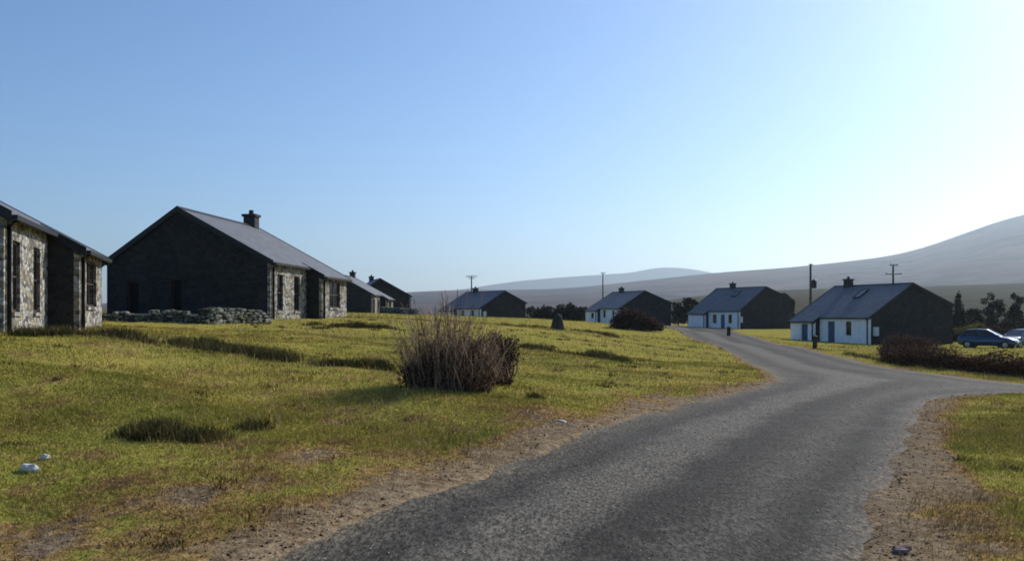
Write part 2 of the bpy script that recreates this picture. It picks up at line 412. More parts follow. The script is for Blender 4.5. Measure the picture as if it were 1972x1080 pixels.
def build_grass():
    xs, ys = [], []
    for n, y0, y1, k in ((330000, 4.6, 14, 1.0), (260000, 9, 30, 1.3), (110000, 25, 95, 1.6)):
        x, y = sample_ground(n, y0, y1, k); xs.append(x); ys.append(y)
    x = np.concatenate(xs); y = np.concatenate(ys)
    sd = road_sd(x, y); dv = dirt_value(x, y, sd)
    cl = .5+.5*np.sin(1.3*x+.8*np.sin(2.1*y))*np.sin(1.7*y+1.1*np.sin(1.3*x))
    keep = (sd > .02) & (rng.random(len(x)) > np.clip((dv-.3)*1.5, 0, .8)) & (rng.random(len(x)) < .45+.55*cl)
    x, y, sd, dv, cl = x[keep], y[keep], sd[keep], dv[keep], cl[keep]
    P0 = np.c_[x, y, ground_z(x, y, sd)-.004]
    h = rng.uniform(.018, .046, len(x))*np.interp(y, [5, 14], [.8, 1.15])*(.7+.7*cl)*(1+.012*y)*np.clip(.5+sd*1.2, .5, 1)
    h *= 1-.45*np.clip(dv, 0, 1); w = .0035+.0005*y
    V, F = blades(P0, h, w, rng.uniform(.3, 1.3, len(x)))
    def fn(nt):
        at = N(nt, 'Attribute'); at.attribute_name = 'dirt'
        return ground_color_nodes(nt, at.outputs['Fac'], True)[0]
    o = np_obj('grass', V, F, blade_mat('pasture grass', fn, .15))
    a = o.data.attributes.new('dirt', 'FLOAT', 'POINT'); a.data.foreach_set('value', np.repeat(dv, 5).astype(np.float32))
    tag(o, 'short olive green pasture grass with rusty tips along the lane', 'grass', kind='stuff')
build_grass()
def build_straw():
    x, y = sample_ground(60000, 4.8, 60, 1.2); sd = road_sd(x, y); dv = dirt_value(x, y, sd)
    q = lumps(x*.55, y*.55)+.5*lumps(y*1.3, x*1.3)
    k = (sd > .15) & (q+rng.normal(0, .6, len(x)) > .45); x, y, sd = x[k], y[k], sd[k]
    P0 = np.c_[x, y, ground_z(x, y, sd)-.01]
    V, F = blades(P0, rng.uniform(.05, .17, len(x))*(1+.006*y), .0035+.00045*y, rng.uniform(.1, .9, len(x)))
    m = blade_mat('dead straw', lambda nt: ramp(nt, noise(nt, N(nt, 'NewGeometry').outputs['Position'], 2.2, 3), [(.38, (.16,.085,.03)), (.5, (.46,.35,.17)), (.65, (.26,.17,.07))]), .15)
    tag(np_obj('dead_grass', V, F, m), 'thin dead straw stems standing in the pasture', 'grass', kind='stuff')
build_straw()
def chips(name, label, cat, n, lo, hi, smin, smax, mt, road_only=False):
    x, y = sample_ground(n, 4.8, 24, 1.3); sd = road_sd(x, y)
    k = (sd > lo) & (sd < hi)
    if name == 'soil_clods': k &= rng.random(len(x)) < np.clip(dirt_value(x, y, sd)*1.3-.35, 0, 1)*(.35+.65*(lumps(x*1.5, y*1.5) > 0))
    x, y, sd = x[k], y[k], sd[k]; m = len(x)
    z = np.where(sd < -.1, zt(x, y)+.022, ground_z(x, y, sd))
    s = rng.uniform(smin, smax, m)*(1+.03*y)
    base = np.array([[1,0,0],[.3,.9,0],[-.8,.6,0],[-.7,-.7,0],[.4,-.9,0],[.1,0,.75],[-.2,.2,-.4]])
    V = base[None]*s[:,None,None]*rng.uniform(.55, 1.3, (m, 7, 3)); a = rng.uniform(0, 6.283, m); c, d = np.cos(a)[:,None], np.sin(a)[:,None]
    V = np.stack([V[...,0]*c-V[...,1]*d, V[...,0]*d+V[...,1]*c, V[...,2]], -1)+np.c_[x, y, z][:,None]
    T = np.array([[0,1,5],[1,2,5],[2,3,5],[3,4,5],[4,0,5],[1,0,6],[2,1,6],[3,2,6],[4,3,6],[0,4,6]])
    F = (T[None]+(np.arange(m)*7)[:,None,None]).reshape(-1, 3)
    tag(np_obj(name, V.reshape(-1, 3), F, mt), label, cat, kind='stuff')
def build_weeds():
    cx, cy = sample_ground(420, 5.5, 60, 1.1); k = road_sd(cx, cy) > .5; cx, cy = cx[k], cy[k]
    m = rng.integers(14, 46, len(cx)); i = np.repeat(np.arange(len(cx)), m); s = rng.uniform(.03, .13, len(cx))*(1+.02*cy)
    x = cx[i]+rng.normal(0, 1, len(i))*s[i]; y = cy[i]+rng.normal(0, 1, len(i))*s[i]; k = road_sd(x, y) > .1; x, y, i = x[k], y[k], i[k]
    P0 = np.c_[x, y, ground_z(x, y)-.01]
    V, F = blades(P0, rng.uniform(.025, .085, len(x))*(1+.012*y), .008+.0007*y, rng.uniform(.4, 1.3, len(x)))
    m_ = blade_mat('brown weeds', lambda nt: ramp(nt, noise(nt, N(nt, 'NewGeometry').outputs['Position'], 1.1, 3), [(.4, (.05,.045,.016)), (.5, (.10,.05,.02)), (.62, (.06,.075,.02))]), .1)
    tag(np_obj('weeds', V, F, m_), 'small dark brown weed clumps dotted over the pasture', 'weeds', kind='stuff')
build_weeds()
M['clod'] = blade_mat('dark soil clods', lambda nt: ramp(nt, N(nt, 'NewGeometry').outputs['Random Per Island'], [(0, (.06,.035,.02)), (.6, (.13,.08,.045)), (1, (.26,.19,.12))]), 0)
M['chip'] = blade_mat('loose road chippings', lambda nt: ramp(nt, N(nt, 'NewGeometry').outputs['Random Per Island'], [(0, (.08,.078,.075)), (.6, (.17,.165,.155)), (1, (.42,.40,.37))]), 0)
chips('soil_clods', 'dark crumbs of soil and dead root along the lane verge', 'soil', 18000, .0, 2.6, .006, .017, M['clod'])
chips('loose_chippings', 'loose stone chippings scattered over the worn lane', 'gravel', 15000, -3.0, .25, .004, .009, M['chip'])
def rush_fn(nt):
    pos = N(nt, 'NewGeometry').outputs['Position']
    return ramp(nt, noise(nt, pos, 3, 3), [(.35, (.03,.034,.014)), (.5, (.075,.07,.024)), (.7, (.17,.125,.045))])
M['rush'] = blade_mat('dark rushes', rush_fn, .15)
def build_rushes():
    Vs, Fs, off = [], [], 0
    for xy, (l, w, c) in zip(RUSH_SHADE_XY, RUSH_SHADE_LINES):
        xy = np.array(xy); seg = np.r_[0, np.cumsum(np.hypot(*np.diff(xy, axis=0).T))]
        c = int(c*1.9)
        nc = max(6, int(seg[-1]/.35)*2)                    # clumps along the strip
        tc = rng.uniform(0, seg[-1], nc)
        pk = rng.random(nc)**.9+.12; ki = rng.choice(nc, c, p=pk/pk.sum()); hk = rng.uniform(.45, 1.15, nc)[ki]; yk = rng.normal(0, w*.7, nc)[ki]
        ct = tc[ki]+rng.normal(0, .2, c)
        x = np.interp(ct, seg, xy[:,0])+rng.normal(0, .12, c); y = np.interp(ct, seg, xy[:,1])
        y = y+yk+rng.normal(0, .14, c)
        P0 = np.c_[x, y, ground_z(x, y)-.01]
        V, F = blades(P0, rng.uniform(.10, .30, c)*hk, .005+.0005*y, rng.uniform(.1, .7, c))
        Vs.append(V); Fs.append(F+off); off += len(V)
    o = np_obj('rushes', np.vstack(Vs), np.vstack(Fs), M['rush'])
    tag(o, 'dark strips of rushes crossing the pasture, one standing in for lawn-step shadow', 'rushes', kind='stuff')
build_rushes()
def tussock(px, py, n, rx, ry, hmax, label, name='rush_tussock'):
    cx, cy = hit(px, py); cz = gz1(cx, cy)
    e = np.clip(rng.normal(0, .5, (n, 2)), -.95, .95)*np.array([rx, ry]); x, y = cx+e[:,0], cy+e[:,1]
    P0 = np.c_[x-cx, y-cy, ground_z(x, y)-cz-.01]
    V, F = blades(P0, rng.uniform(.4, 1, n)*hmax*np.exp(-(e[:,0]/rx)**2*.6), np.full(n, .006+.0005*cy), rng.uniform(.15, .8, n))
    o = np_obj(name, V, F, M['rush']); o.location = (cx, cy, cz)
    return tag(o, label, 'rushes', 'rush tussocks on the pasture')
tussock(300, 850, 1050, .42, .36, .26, 'broad dark rush tussock growing on the open pasture nearest the lane bank')
tussock(385, 856, 560, .36, .28, .22, 'dark rush tussock growing beside the broadest tussock')
tussock(490, 838, 260, .22, .2, .2, 'sparse small tussock at the end of the rush tussock row')
tussock(1030, 776, 200, .16, .12, .16, 'small green tussock in front of the twiggy bush')

# ------------------------------------------------------------------ houses
def house(name, label, cat, A, z0, th, side, WF, WB, L, hF, hR, hB, step, p, front, wins, proj_wins, doors=(), gable_ops=(), chim_u=None, skylight=None, meter=None, frame='wood_brown', door_mat='blue_wood', group=None, pipe=True, chim_h=.55):
    """side -1: front looks to local +X (row on the west of the lane); +1: front looks to local -X"""
    W = WF+WB; t = .14; sl = (hR-hF)/WF; sb = (hR-hB)/WB; b0 = -1.0
    root = empty(name, (A[0], A[1], z0), -R(th)); tag(root, label, cat, group)
    X = lambda v: side*v
    def bx(bm, u0, u1, v0, v1, za, zb): box(bm, X(v0), X(v1), u0, u1, za, zb)
    hP = hF-sl*p
    # front wall with openings
    bm = bmesh.new()
    def panel(u0, u1, v0, top, ops):
        u = u0
        for (a, b, s, h) in sorted(ops):
            bx(bm, u, a, v0, v0+t, b0, top)
            if s > 0: bx(bm, a, b, v0, v0+t, b0, s)
            else: bx(bm, a, b, v0, v0+t, b0, -.02)
            bx(bm, a, b, v0, v0+t, h, top); u = b
        bx(bm, u, u1, v0, v0+t, b0, top)
    fw = list(wins)+[(a, b, 0, h) for a, b, h in doors if b <= step]
    fp = list(proj_wins)+[(a, b, 0, h) for a, b, h in doors if b > step]
    panel(0, step, 0, hF-.01, fw); panel(step, L, -p, hP-.01, fp)
    bm_obj('front_wall', bm, M[front], root)
    # dark gables, return walls, back wall
    zE = min(hF, hB)-.05
    for u0, u1, ops in ((.003, .25, gable_ops), (L-.25, L-.003, ())):
        bm = bmesh.new(); v = t
        for (a, b, s, h) in sorted(ops):
            bx(bm, u0, u1, v, a, b0, zE); bx(bm, u0, u1, a, b, b0, max(s, -.02)); bx(bm, u0, u1, a, b, h, zE); v = b
        bx(bm, u0, u1, v, W, b0, zE)
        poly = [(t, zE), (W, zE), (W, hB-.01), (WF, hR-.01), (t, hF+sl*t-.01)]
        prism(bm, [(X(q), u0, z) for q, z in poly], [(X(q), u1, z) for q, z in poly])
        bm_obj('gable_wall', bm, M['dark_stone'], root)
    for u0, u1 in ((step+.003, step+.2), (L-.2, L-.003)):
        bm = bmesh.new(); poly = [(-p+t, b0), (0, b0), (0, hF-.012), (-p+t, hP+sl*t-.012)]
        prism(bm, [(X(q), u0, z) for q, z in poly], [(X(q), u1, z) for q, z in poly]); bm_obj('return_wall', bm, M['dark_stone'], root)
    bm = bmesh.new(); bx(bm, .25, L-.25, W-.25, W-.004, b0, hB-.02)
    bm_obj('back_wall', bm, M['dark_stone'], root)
    # roof
    bm = bmesh.new(); th_ = .10; oh = .18; g = .10
    def slab(u0, u1, v0, v1):                     # between two v positions on the front or the back slope
        zf = lambda v: hF+sl*v if v <= WF else hR-sb*(v-WF)
        q = [(v0, zf(v0)), (v1, zf(v1)), (v1, zf(v1)+th_), (v0, zf(v0)+th_)]
        prism(bm, [(X(v), u0, z) for v, z in q], [(X(v), u1, z) for v, z in q])
    slab(-g, step-.06, -oh, WF); slab(step-.06, L+g, -p-oh, WF)
    q = [(WF, hR), (W+oh, hB-sb*oh), (W+oh, hB-sb*oh+th_), (WF, hR+th_)]
    prism(bm, [(X(v), -g, z) for v, z in q], [(X(v), L+g, z) for v, z in q])
    roof = bm_obj('roof', bm, M['slate'], root)
    bm = bmesh.new(); prism(bm, [(X(WF-.16), -g-.01, hR+th_-.06), (X(WF+.16), -g-.01, hR+th_-.06), (X(WF), -g-.01, hR+th_+.05)], [(X(WF-.16), L+g+.01, hR+th_-.06), (X(WF+.16), L+g+.01, hR+th_-.06), (X(WF), L+g+.01, hR+th_+.05)])
    bm_obj('ridge_tile', bm, M['trim'], roof)
    for u0, u1, v0 in ((-g-.05, -g-.003, -oh), (L+g+.003, L+g+.09, -p-oh), (step-.13, step-.063, -p-oh)):
        bm = bmesh.new(); top = WF if u0 != step-.13 else .15
        zz = lambda v: hF+sl*v
        q = [(v0, zz(v0)-.12), (top, zz(top)-.12), (top, zz(top)+th_+.03), (v0, zz(v0)+th_+.03)]
        prism(bm, [(X(v), u0, z) for v, z in q], [(X(v), u1, z) for v, z in q])
        if top == WF:
            q = [(WF, hR-.12), (W+oh, hB-sb*oh-.12), (W+oh, hB-sb*oh+th_+.03), (WF, hR+th_+.03)]
            prism(bm, [(X(v), u0, z) for v, z in q], [(X(v), u1, z) for v, z in q])
        bm_obj('bargeboard', bm, M['trim'], roof)
    # gutters and downpipes
    for u0, u1, v, z in ((-g, step-.14, -oh, hF-sl*oh), (step-.06, L+g, -p-oh, hP-sl*oh)):
        bm = bmesh.new(); prism(bm, [(X(v-.11), u0, z+.05), (X(v-.10), u0, z-.05), (X(v-.003), u0, z-.05), (X(v-.003), u0, z+.05)], [(X(v-.11), u1, z+.05), (X(v-.10), u1, z-.05), (X(v-.003), u1, z-.05), (X(v-.003), u1, z+.05)])
        bm_obj('gutter', bm, M['trim'], root)
    if pipe:
        for u, v, z in ((.22, 0, hF), (step+.22, -p, hP)):
            bm = bmesh.new(); tube(bm, [(X(v-.06), u, -.3), (X(v-.06), u, z-.25), (X(v-oh-.05), u, z-.12), (X(v-oh-.05), u, z-sl*oh-.04)], .05)
            bm_obj('downpipe', bm, M['pipe'], root, smooth=True)
    # windows, doors
    def window(a, b, s, h, v0, mt):
        bm = bmesh.new(); d0, d1, f = v0+.07, v0+.12, .06
        for q in ((a, a+f, s, h), (b-f, b, s, h), (a+f, b-f, s, s+f), (a+f, b-f, h-f, h), (a+f, b-f, (s+h)/2-.02, (s+h)/2+.02)):
            bx(bm, q[0], q[1], d0, d1, q[2], q[3])
        if b-a > 1.3: bx(bm, (a+b)/2-.03, (a+b)/2+.03, d0-.003, d1, s+f, h-f)
        w = bm_obj('window', bm, M[mt], root)
        bm = bmesh.new(); bx(bm, a+.02, b-.02, d0+.02, d0+.035, s+.02, h-.02); bm_obj('pane', bm, M['glass'], w)
        bm = bmesh.new(); bx(bm, a-.06, b+.06, v0-.06, v0+.065, s-.09, s-.003); bm_obj('sill', bm, M['front_stone' if front == 'front_stone' else 'render'], w)
        bm = bmesh.new(); bx(bm, a-.02, b+.02, v0+.125, v0+.16, s-.02, h+.02); bm_obj('blind', bm, M['trim'], w)
    for a, b, s, h in wins: window(a, b, s, h, 0, frame)
    for a, b, s, h in proj_wins: window(a, b, s, h, -p, frame)
    for a, b, h in doors:
        v0 = 0 if b <= step else -p
        bm = bmesh.new(); bx(bm, a+.07, b-.07, v0+.07, v0+.11, .02, h-.07)
        for k in range(1, 5):
            uu = a+.07+(b-a-.14)*k/5; bx(bm, uu-.012, uu+.012, v0+.058, v0+.069, .05, h-.1)
        d = bm_obj('door', bm, M[door_mat], root)
        bm = bmesh.new(); bx(bm, a, a+.066, v0+.04, v0+.12, 0, h); bx(bm, b-.066, b, v0+.04, v0+.12, 0, h); bx(bm, a+.066, b-.066, v0+.04, v0+.12, h-.066, h); bm_obj('door_frame', bm, M['white_wood'], d)
        bm = bmesh.new(); bx(bm, a+.15, a+.2, v0+.01, v0+.057, 1.0, 1.06); bm_obj('handle', bm, M['steel'], d)
        bm = bmesh.new(); bx(bm, a, b, v0+.125, v0+.14, 0, h); bm_obj('door_lining', bm, M['trim'], d)
    for a, b, s, h in gable_ops:
        bm = bmesh.new(); f = .07
        for q in ((a, a+f, s, h), (b-f, b, s, h), (a+f, b-f, h-f, h), (a+f, b-f, s, s+f)): bx(bm, .10, .16, q[0], q[1], q[2], q[3])
        w = bm_obj('window', bm, M['wood_brown'], root)
        bm = bmesh.new(); bx(bm, .13, .145, a+.03, b-.03, s+.03, h-.03); bm_obj('pane', bm, M['dull_glass'], w)
        bm = bmesh.new(); bx(bm, .17, .2, a-.02, b+.02, s, h+.02); bm_obj('blind', bm, M['trim'], w)
    # chimney
    if chim_u:
        bm = bmesh.new(); c = .31; bx(bm, chim_u-c, chim_u+c, WF-c, WF+c, hR-.5, hR+chim_h)
        ch = bm_obj('chimney', bm, M['chimney'], root, bevel=.015)
        bm = bmesh.new(); bx(bm, chim_u-c-.07, chim_u+c+.07, WF-c-.07, WF+c+.07, hR+chim_h+.003, hR+chim_h+.13); bm_obj('cap', bm, M['chimney'], ch)
        bm = bmesh.new(); tube(bm, [(X(WF), chim_u, hR+chim_h+.13), (X(WF), chim_u, hR+chim_h+.36)], [.14, .11], 12); bm_obj('pot', bm, M['pot'], ch, smooth=False)
    if skylight:
        a, b, v0, v1 = skylight; zf = lambda v: hF+sl*v+th_
        def sk(bm, a, b, v0, v1, d0, d1): prism(bm, [(X(v0), a, zf(v0)+d0), (X(v1), a, zf(v1)+d0), (X(v1), a, zf(v1)+d1), (X(v0), a, zf(v0)+d1)], [(X(v0), b, zf(v0)+d0), (X(v1), b, zf(v1)+d0), (X(v1), b, zf(v1)+d1), (X(v0), b, zf(v0)+d1)])
        bm = bmesh.new(); sk(bm, a, a+.09, v0, v1, .0, .13); sk(bm, b-.09, b, v0, v1, .0, .13); sk(bm, a+.09, b-.09, v0, v0+.09, .0, .127); sk(bm, a+.09, b-.09, v1-.09, v1, .0, .127)
        s = bm_obj('skylight', bm, M['trim'], root)
        bm = bmesh.new(); sk(bm, a+.09, b-.09, v0+.09, v1-.09, .05, .10); bm_obj('skylight_pane', bm, M['car_glass'], s)
    if meter:
        v, s, w_, h_ = meter; bm = bmesh.new(); bx(bm, -.22, 0, v, v+w_, s, s+h_); bx(bm, -.24, -.222, v+.03, v+w_-.03, s+.03, s+h_-.03)
        bm_obj('meter_box', bm, M['box_white'], root, bevel=.012)
    return root
def ax(px, Y): return ((px-CX)/FPX*Y, Y)
WEST = dict(side=-1, WF=4.14, WB=3.24, L=9.0, hF=2.57, hR=4.84, hB=2.57, step=4.75, p=.77, front='front_stone',
            wins=[(.8,1.55,.45,2.05),(3.0,3.8,.45,2.05)], proj_wins=[(5.95,7.8,.62,1.93)], chim_u=8.3)
house('stone_cottage', 'nearest grey stone cottage, cut by the picture edge, showing its sunlit front wall', 'cottage', (-10.85,19.4), 1.2, -17, group='single-storey cottages along the lane', **WEST)
house('stone_cottage', 'stone cottage with big dark gable and square chimney behind the low dry stone wall', 'cottage', ax(521,39), 1.3, 5.6, group='single-storey cottages along the lane', gable_ops=[(3.95,4.45,.4,1.85),(5.9,6.45,.3,1.75)], **WEST)
house('stone_cottage', 'distant stone cottage tucked behind the big-gabled cottage, pale roof strip and narrow chimney', 'cottage', ax(717,104), 1.3, 2.7, group='single-storey cottages along the lane', **WEST)
house('stone_cottage', 'farthest dark cottage of the stone row with a plain black gable', 'cottage', ax(790,125), 1.55, -17, group='single-storey cottages along the lane', **WEST)
EAST = dict(side=1, front='render', p=.6, frame='red_wood', group='single-storey cottages along the lane')
house('white_cottage', 'nearest white-fronted cottage with dark gable beside the reddish hedge', 'cottage', (29.9,76), -.97, -20, WF=4.53, WB=4.47, L=9.7, hF=2.32, hR=5.14, hB=3.35, step=6.3, wins=[(2.2,2.9,.75,1.95)], proj_wins=[], doors=[(4.3,5.3,2.0),(7.2,8.2,1.75)], chim_u=7.9, skylight=(4.2,5.0,2.5,3.7), meter=(.35,.75,.45,.75), chim_h=.6, **EAST)
house('white_cottage', 'white-fronted cottage with a rooflight where the lane bends, behind the short dark post', 'cottage', ax(1424,122), -.43, -28, WF=4.7, WB=5.0, L=10, hF=2.52, hR=5.72, hB=4.0, step=6.3, wins=[(1.5,2.2,.8,2.0),(4.6,5.4,.8,2.0)], proj_wins=[], doors=[(2.9,3.8,2.05)], chim_u=6.6, skylight=(3.9,4.7,2.7,3.8), meter=(-.1,.9,.5,.8), chim_h=.6, **EAST)
house('white_cottage', 'cottage half hidden by the dark roadside shrub below the bare pole', 'cottage', ax(1193,135), .4, -22, WF=4.3, WB=4.6, L=10, hF=2.1, hR=4.65, hB=2.9, step=6.2, wins=[(1.6,2.3,.7,1.8),(4.4,5.2,.7,1.8)], proj_wins=[(7.2,8.1,.6,1.4)], chim_u=7.2, chim_h=.55, **EAST)
house('white_cottage', 'cottage with blue-grey roof beyond the large twiggy bush', 'cottage', ax(925,125), .45, -35, WF=4.08, WB=3.6, L=10, hF=2.0, hR=4.35, hB=2.75, step=6.2, wins=[(1.6,2.3,.6,1.7),(4.2,5.0,.6,1.7)], proj_wins=[], chim_u=7.6, meter=(.4,.6,.5,.95), chim_h=.5, **EAST)

# ------------------------------------------------------------------ dry stone walls
def rock_bm(bm, c, r, seed):
    rr = random.Random(seed); s = bmesh.ops.create_icosphere(bm, subdivisions=2, radius=1, matrix=Matrix())
    ph = [rr.uniform(0, 6.28) for _ in range(6)]
    for v in s['verts']:
        d = v.co.normalized()
        k = 1+.16*math.sin(3*d.x+ph[0])+.14*math.sin(4*d.y+ph[1])+.12*math.sin(4*d.z+ph[2])+.07*math.sin(9*d.x+ph[3])*math.sin(8*d.y+ph[4])
        d = Vector([math.copysign(min(abs(q*k), .62+.22*math.tanh(max(0, abs(q*k)-.62)*3)), q) for q in d])
        v.co = Vector((c[0]+d.x*r[0], c[1]+d.y*r[1], c[2]+d.z*r[2]))
def stone_wall(label, path, hs, thick):
    bm = bmesh.new(); x0, y0 = path[0]; zb = gz1(x0, y0); sd = 1
    for (ax_, ay), (bx_, by), h in zip(path, path[1:], hs):
        L = math.hypot(bx_-ax_, by-ay); dx, dy = (bx_-ax_)/L, (by-ay)/L; row = 0; z = -.1
        while z < h:
            rh = random.uniform(.09, .15); s = random.uniform(-.2, 0)
            while s < L:
                w = random.uniform(.14, .5)
                for off in (-thick/4, thick/4):
                    cx, cy = ax_+dx*(s+w/2)-dy*off, ay+dy*(s+w/2)+dx*off; zz = gz1(cx, cy)-zb
                    if z < h-random.uniform(0, .12):
                        m0 = len(bm.verts); sd += 1
                        rock_bm(bm, (0, 0, 0), (w*.64, thick*.45, rh*random.uniform(.55, .9)), sd)
                        bm.verts.ensure_lookup_table()
                        for v in bm.verts[m0:]:
                            q = v.co.copy(); v.co = Vector((cx-x0+q.x*dx-q.y*dy, cy-y0+q.x*dy+q.y*dx, zz+z+rh/2+q.z))
                s += w
            z += rh*.92
    o = bm_obj('dry_stone_wall', bm, M['dry_stone']); o.location = (x0, y0, zb)
    return tag(o, label, 'wall', 'low dry stone walls')
stone_wall('low dry stone wall before the big dark gable, its right end sunlit', [ax(188,33.4),ax(300,33.2),ax(398,32.6),(ax(398,32.6)[0]+1.25,35.0)], [.26,.34,.5], .45)
stone_wall('short distant dry stone wall ending beside the farthest stone cottages', [ax(735,92),ax(800,88)], [.6], .5)

# ------------------------------------------------------------------ rocks
def rock(name, label, px, py, r, mt, cat='stone', group=None, sink=.25, seed=1):
    x, y = hit(px, py); bm = bmesh.new(); rock_bm(bm, (0, 0, r[2]*(.72-sink)), r, seed)
    o = bm_obj(name, bm, M[mt], smooth=False); o.location = (x, y, gz1(x, y)); o.rotation_euler = (0, 0, seed*1.3)
    rr = random.Random(seed)
    for v in o.data.vertices: v.co *= rr.uniform(.82, 1.2)
    o.rotation_euler = (rr.uniform(-.15, .15), rr.uniform(-.2, .2), -.6)
    return tag(o, label, cat, group)
rock('pale_stone', 'larger of the two whitish stones lying in the pasture grass', 56, 915, (.15,.06,.05), 'pale_rock', group='pale stones in the grass', seed=4)
rock('pale_stone', 'smaller whitish stone lying just behind the larger one', 88, 890, (.06,.04,.035), 'pale_rock', group='pale stones in the grass', seed=5)
rock('pale_stone', 'flat pale stone on the dry verge past the twiggy bush', 1083, 820, (.07,.04,.015), 'pale_rock', group='pale stones in the grass', seed=6)
M['mauve_rock'] = plain('dull mauve rock', (.16,.12,.125), .95, var=.4, scale=14)
rock('verge_stone', 'small dull stone on the bare lane verge at the picture bottom', 1735, 1076, (.07,.05,.03), 'mauve_rock', seed=8)
# standing stone
def standing_stone():
    x, y = hit(1073, 637); bm = bmesh.new(); n = 9; rings = []
    for k in range(9):
        z = -.2+1.25*k/8; t = k/8; r = .42*(1-.4*t**2) if k < 8 else .1
        rings.append([bm.verts.new((r*1.0*math.cos(6.283*i/n)*(1+.15*math.sin(3*i+k*.7))+.05*t, .7*r*math.sin(6.283*i/n)*(1+.12*math.cos(2*i+k)), z+.04*math.sin(i*2+k))) for i in range(n)])
    for a, b in zip(rings, rings[1:]):
        for i in range(n): bm.faces.new([a[i], a[(i+1) % n], b[(i+1) % n], b[i]])
    bm.faces.new(rings[-1]); bm.faces.new(rings[0][::-1])
    o = bm_obj('standing_stone', bm, M['rock'], bevel=.03); o.location = (x, y, gz1(x, y))
    tag(o, 'dark upright standing stone alone on the green rise', 'standing stone')
standing_stone()

# ------------------------------------------------------------------ plants
def leaf_mat(name, stops, trans=.2):
    def fn(nt):
        return ramp(nt, N(nt, 'NewGeometry').outputs['Random Per Island'], stops)
    return blade_mat(name, fn, trans)
M['bramble'] = leaf_mat('dark purple brown leaves', [(0, (.02,.013,.012)), (.5, (.05,.03,.025)), (1, (.13,.075,.05))])
M['stem'] = leaf_mat('pale bare stems', [(0, (.06,.035,.028)), (.5, (.165,.105,.078)), (1, (.40,.30,.215))], 0)
M['hedge'] = leaf_mat('rusty hedge leaves', [(0, (.03,.016,.012)), (.5, (.07,.032,.022)), (1, (.14,.065,.04))], .1)
M['conifer'] = leaf_mat('dark evergreen needles', [(0, (.008,.011,.008)), (.6, (.018,.024,.014)), (1, (.035,.04,.02))], .1)
M['gorse'] = leaf_mat('yellow green gorse', [(0, (.05,.05,.015)), (.5, (.12,.11,.02)), (1, (.22,.17,.03))], .2)
M['scrub'] = leaf_mat('dull scrub leaves', [(0, (.012,.013,.01)), (.6, (.03,.03,.018)), (1, (.055,.05,.028))], .1)
M['bark'] = plain('dark bark', (.05,.04,.032), .9, var=.4)
def leaves(C, size):
    n = len(C); d = rng.normal(size=(n, 3)); d /= np.linalg.norm(d, axis=1)[:,None]
    e = np.cross(d, rng.normal(size=(n, 3))); e /= np.linalg.norm(e, axis=1)[:,None]
    s = (size*rng.uniform(.6, 1.4, n))[:,None]
    V = np.stack([C-d*s, C+e*s*.45, C+d*s, C-e*s*.45], 1).reshape(-1, 3)
    i = np.arange(n)[:,None]*4
    return V, np.concatenate([i, i+1, i+2, i+3], 1)
def clump_points(n, blobs, shell=.55):
    """points inside a union of ellipsoid blobs (x,y,z,rx,ry,rz), denser near their skins"""
    vol = np.array([b[3]*b[4]*b[5] for b in blobs])**.7; k = rng.choice(len(blobs), n, p=vol/vol.sum()); B = np.array(blobs)[k]
    d = rng.normal(size=(n, 3)); d /= np.linalg.norm(d, axis=1)[:,None]
    r = shell+(1-shell)*rng.random(n)**.6
    return B[:,:3]+d*r[:,None]*B[:,3:]
def shrub(name, label, loc, blobs, n, size, mt, cat='shrub', group=None, twigs=14, stem_mat='bark', shell=.35):
    root = empty(name, loc); tag(root, label, cat, group)
    Pt = clump_points(n, blobs, shell)*1.0 + rng.normal(0, 1, (n, 3))*size*np.array([1.2, 1.2, 1.4]); Pt[:,2] = np.maximum(Pt[:,2], rng.uniform(-.02, .1, len(Pt)))
    V, F = leaves(Pt, size); np_obj('foliage', V, F, M[mt], root)
    bm = bmesh.new()
    for _ in range(twigs):
        b = random.choice(blobs); e = Vector((b[0]+random.uniform(-.6, .6)*b[3], b[1]+random.uniform(-.6, .6)*b[4], b[2]+random.uniform(.2, .9)*b[5]))
        s = Vector((b[0]*.6+random.uniform(-.1, .1), b[1]*.6, -.1)); m = s.lerp(e, .5)+Vector((random.uniform(-.1, .1), random.uniform(-.1, .1), .05))
        r = .012+.02*max(b[5], .3); tube(bm, [s, m, e], [r, r*.7, r*.25], 5)
    bm_obj('stems', bm, M[stem_mat], root)
    return root
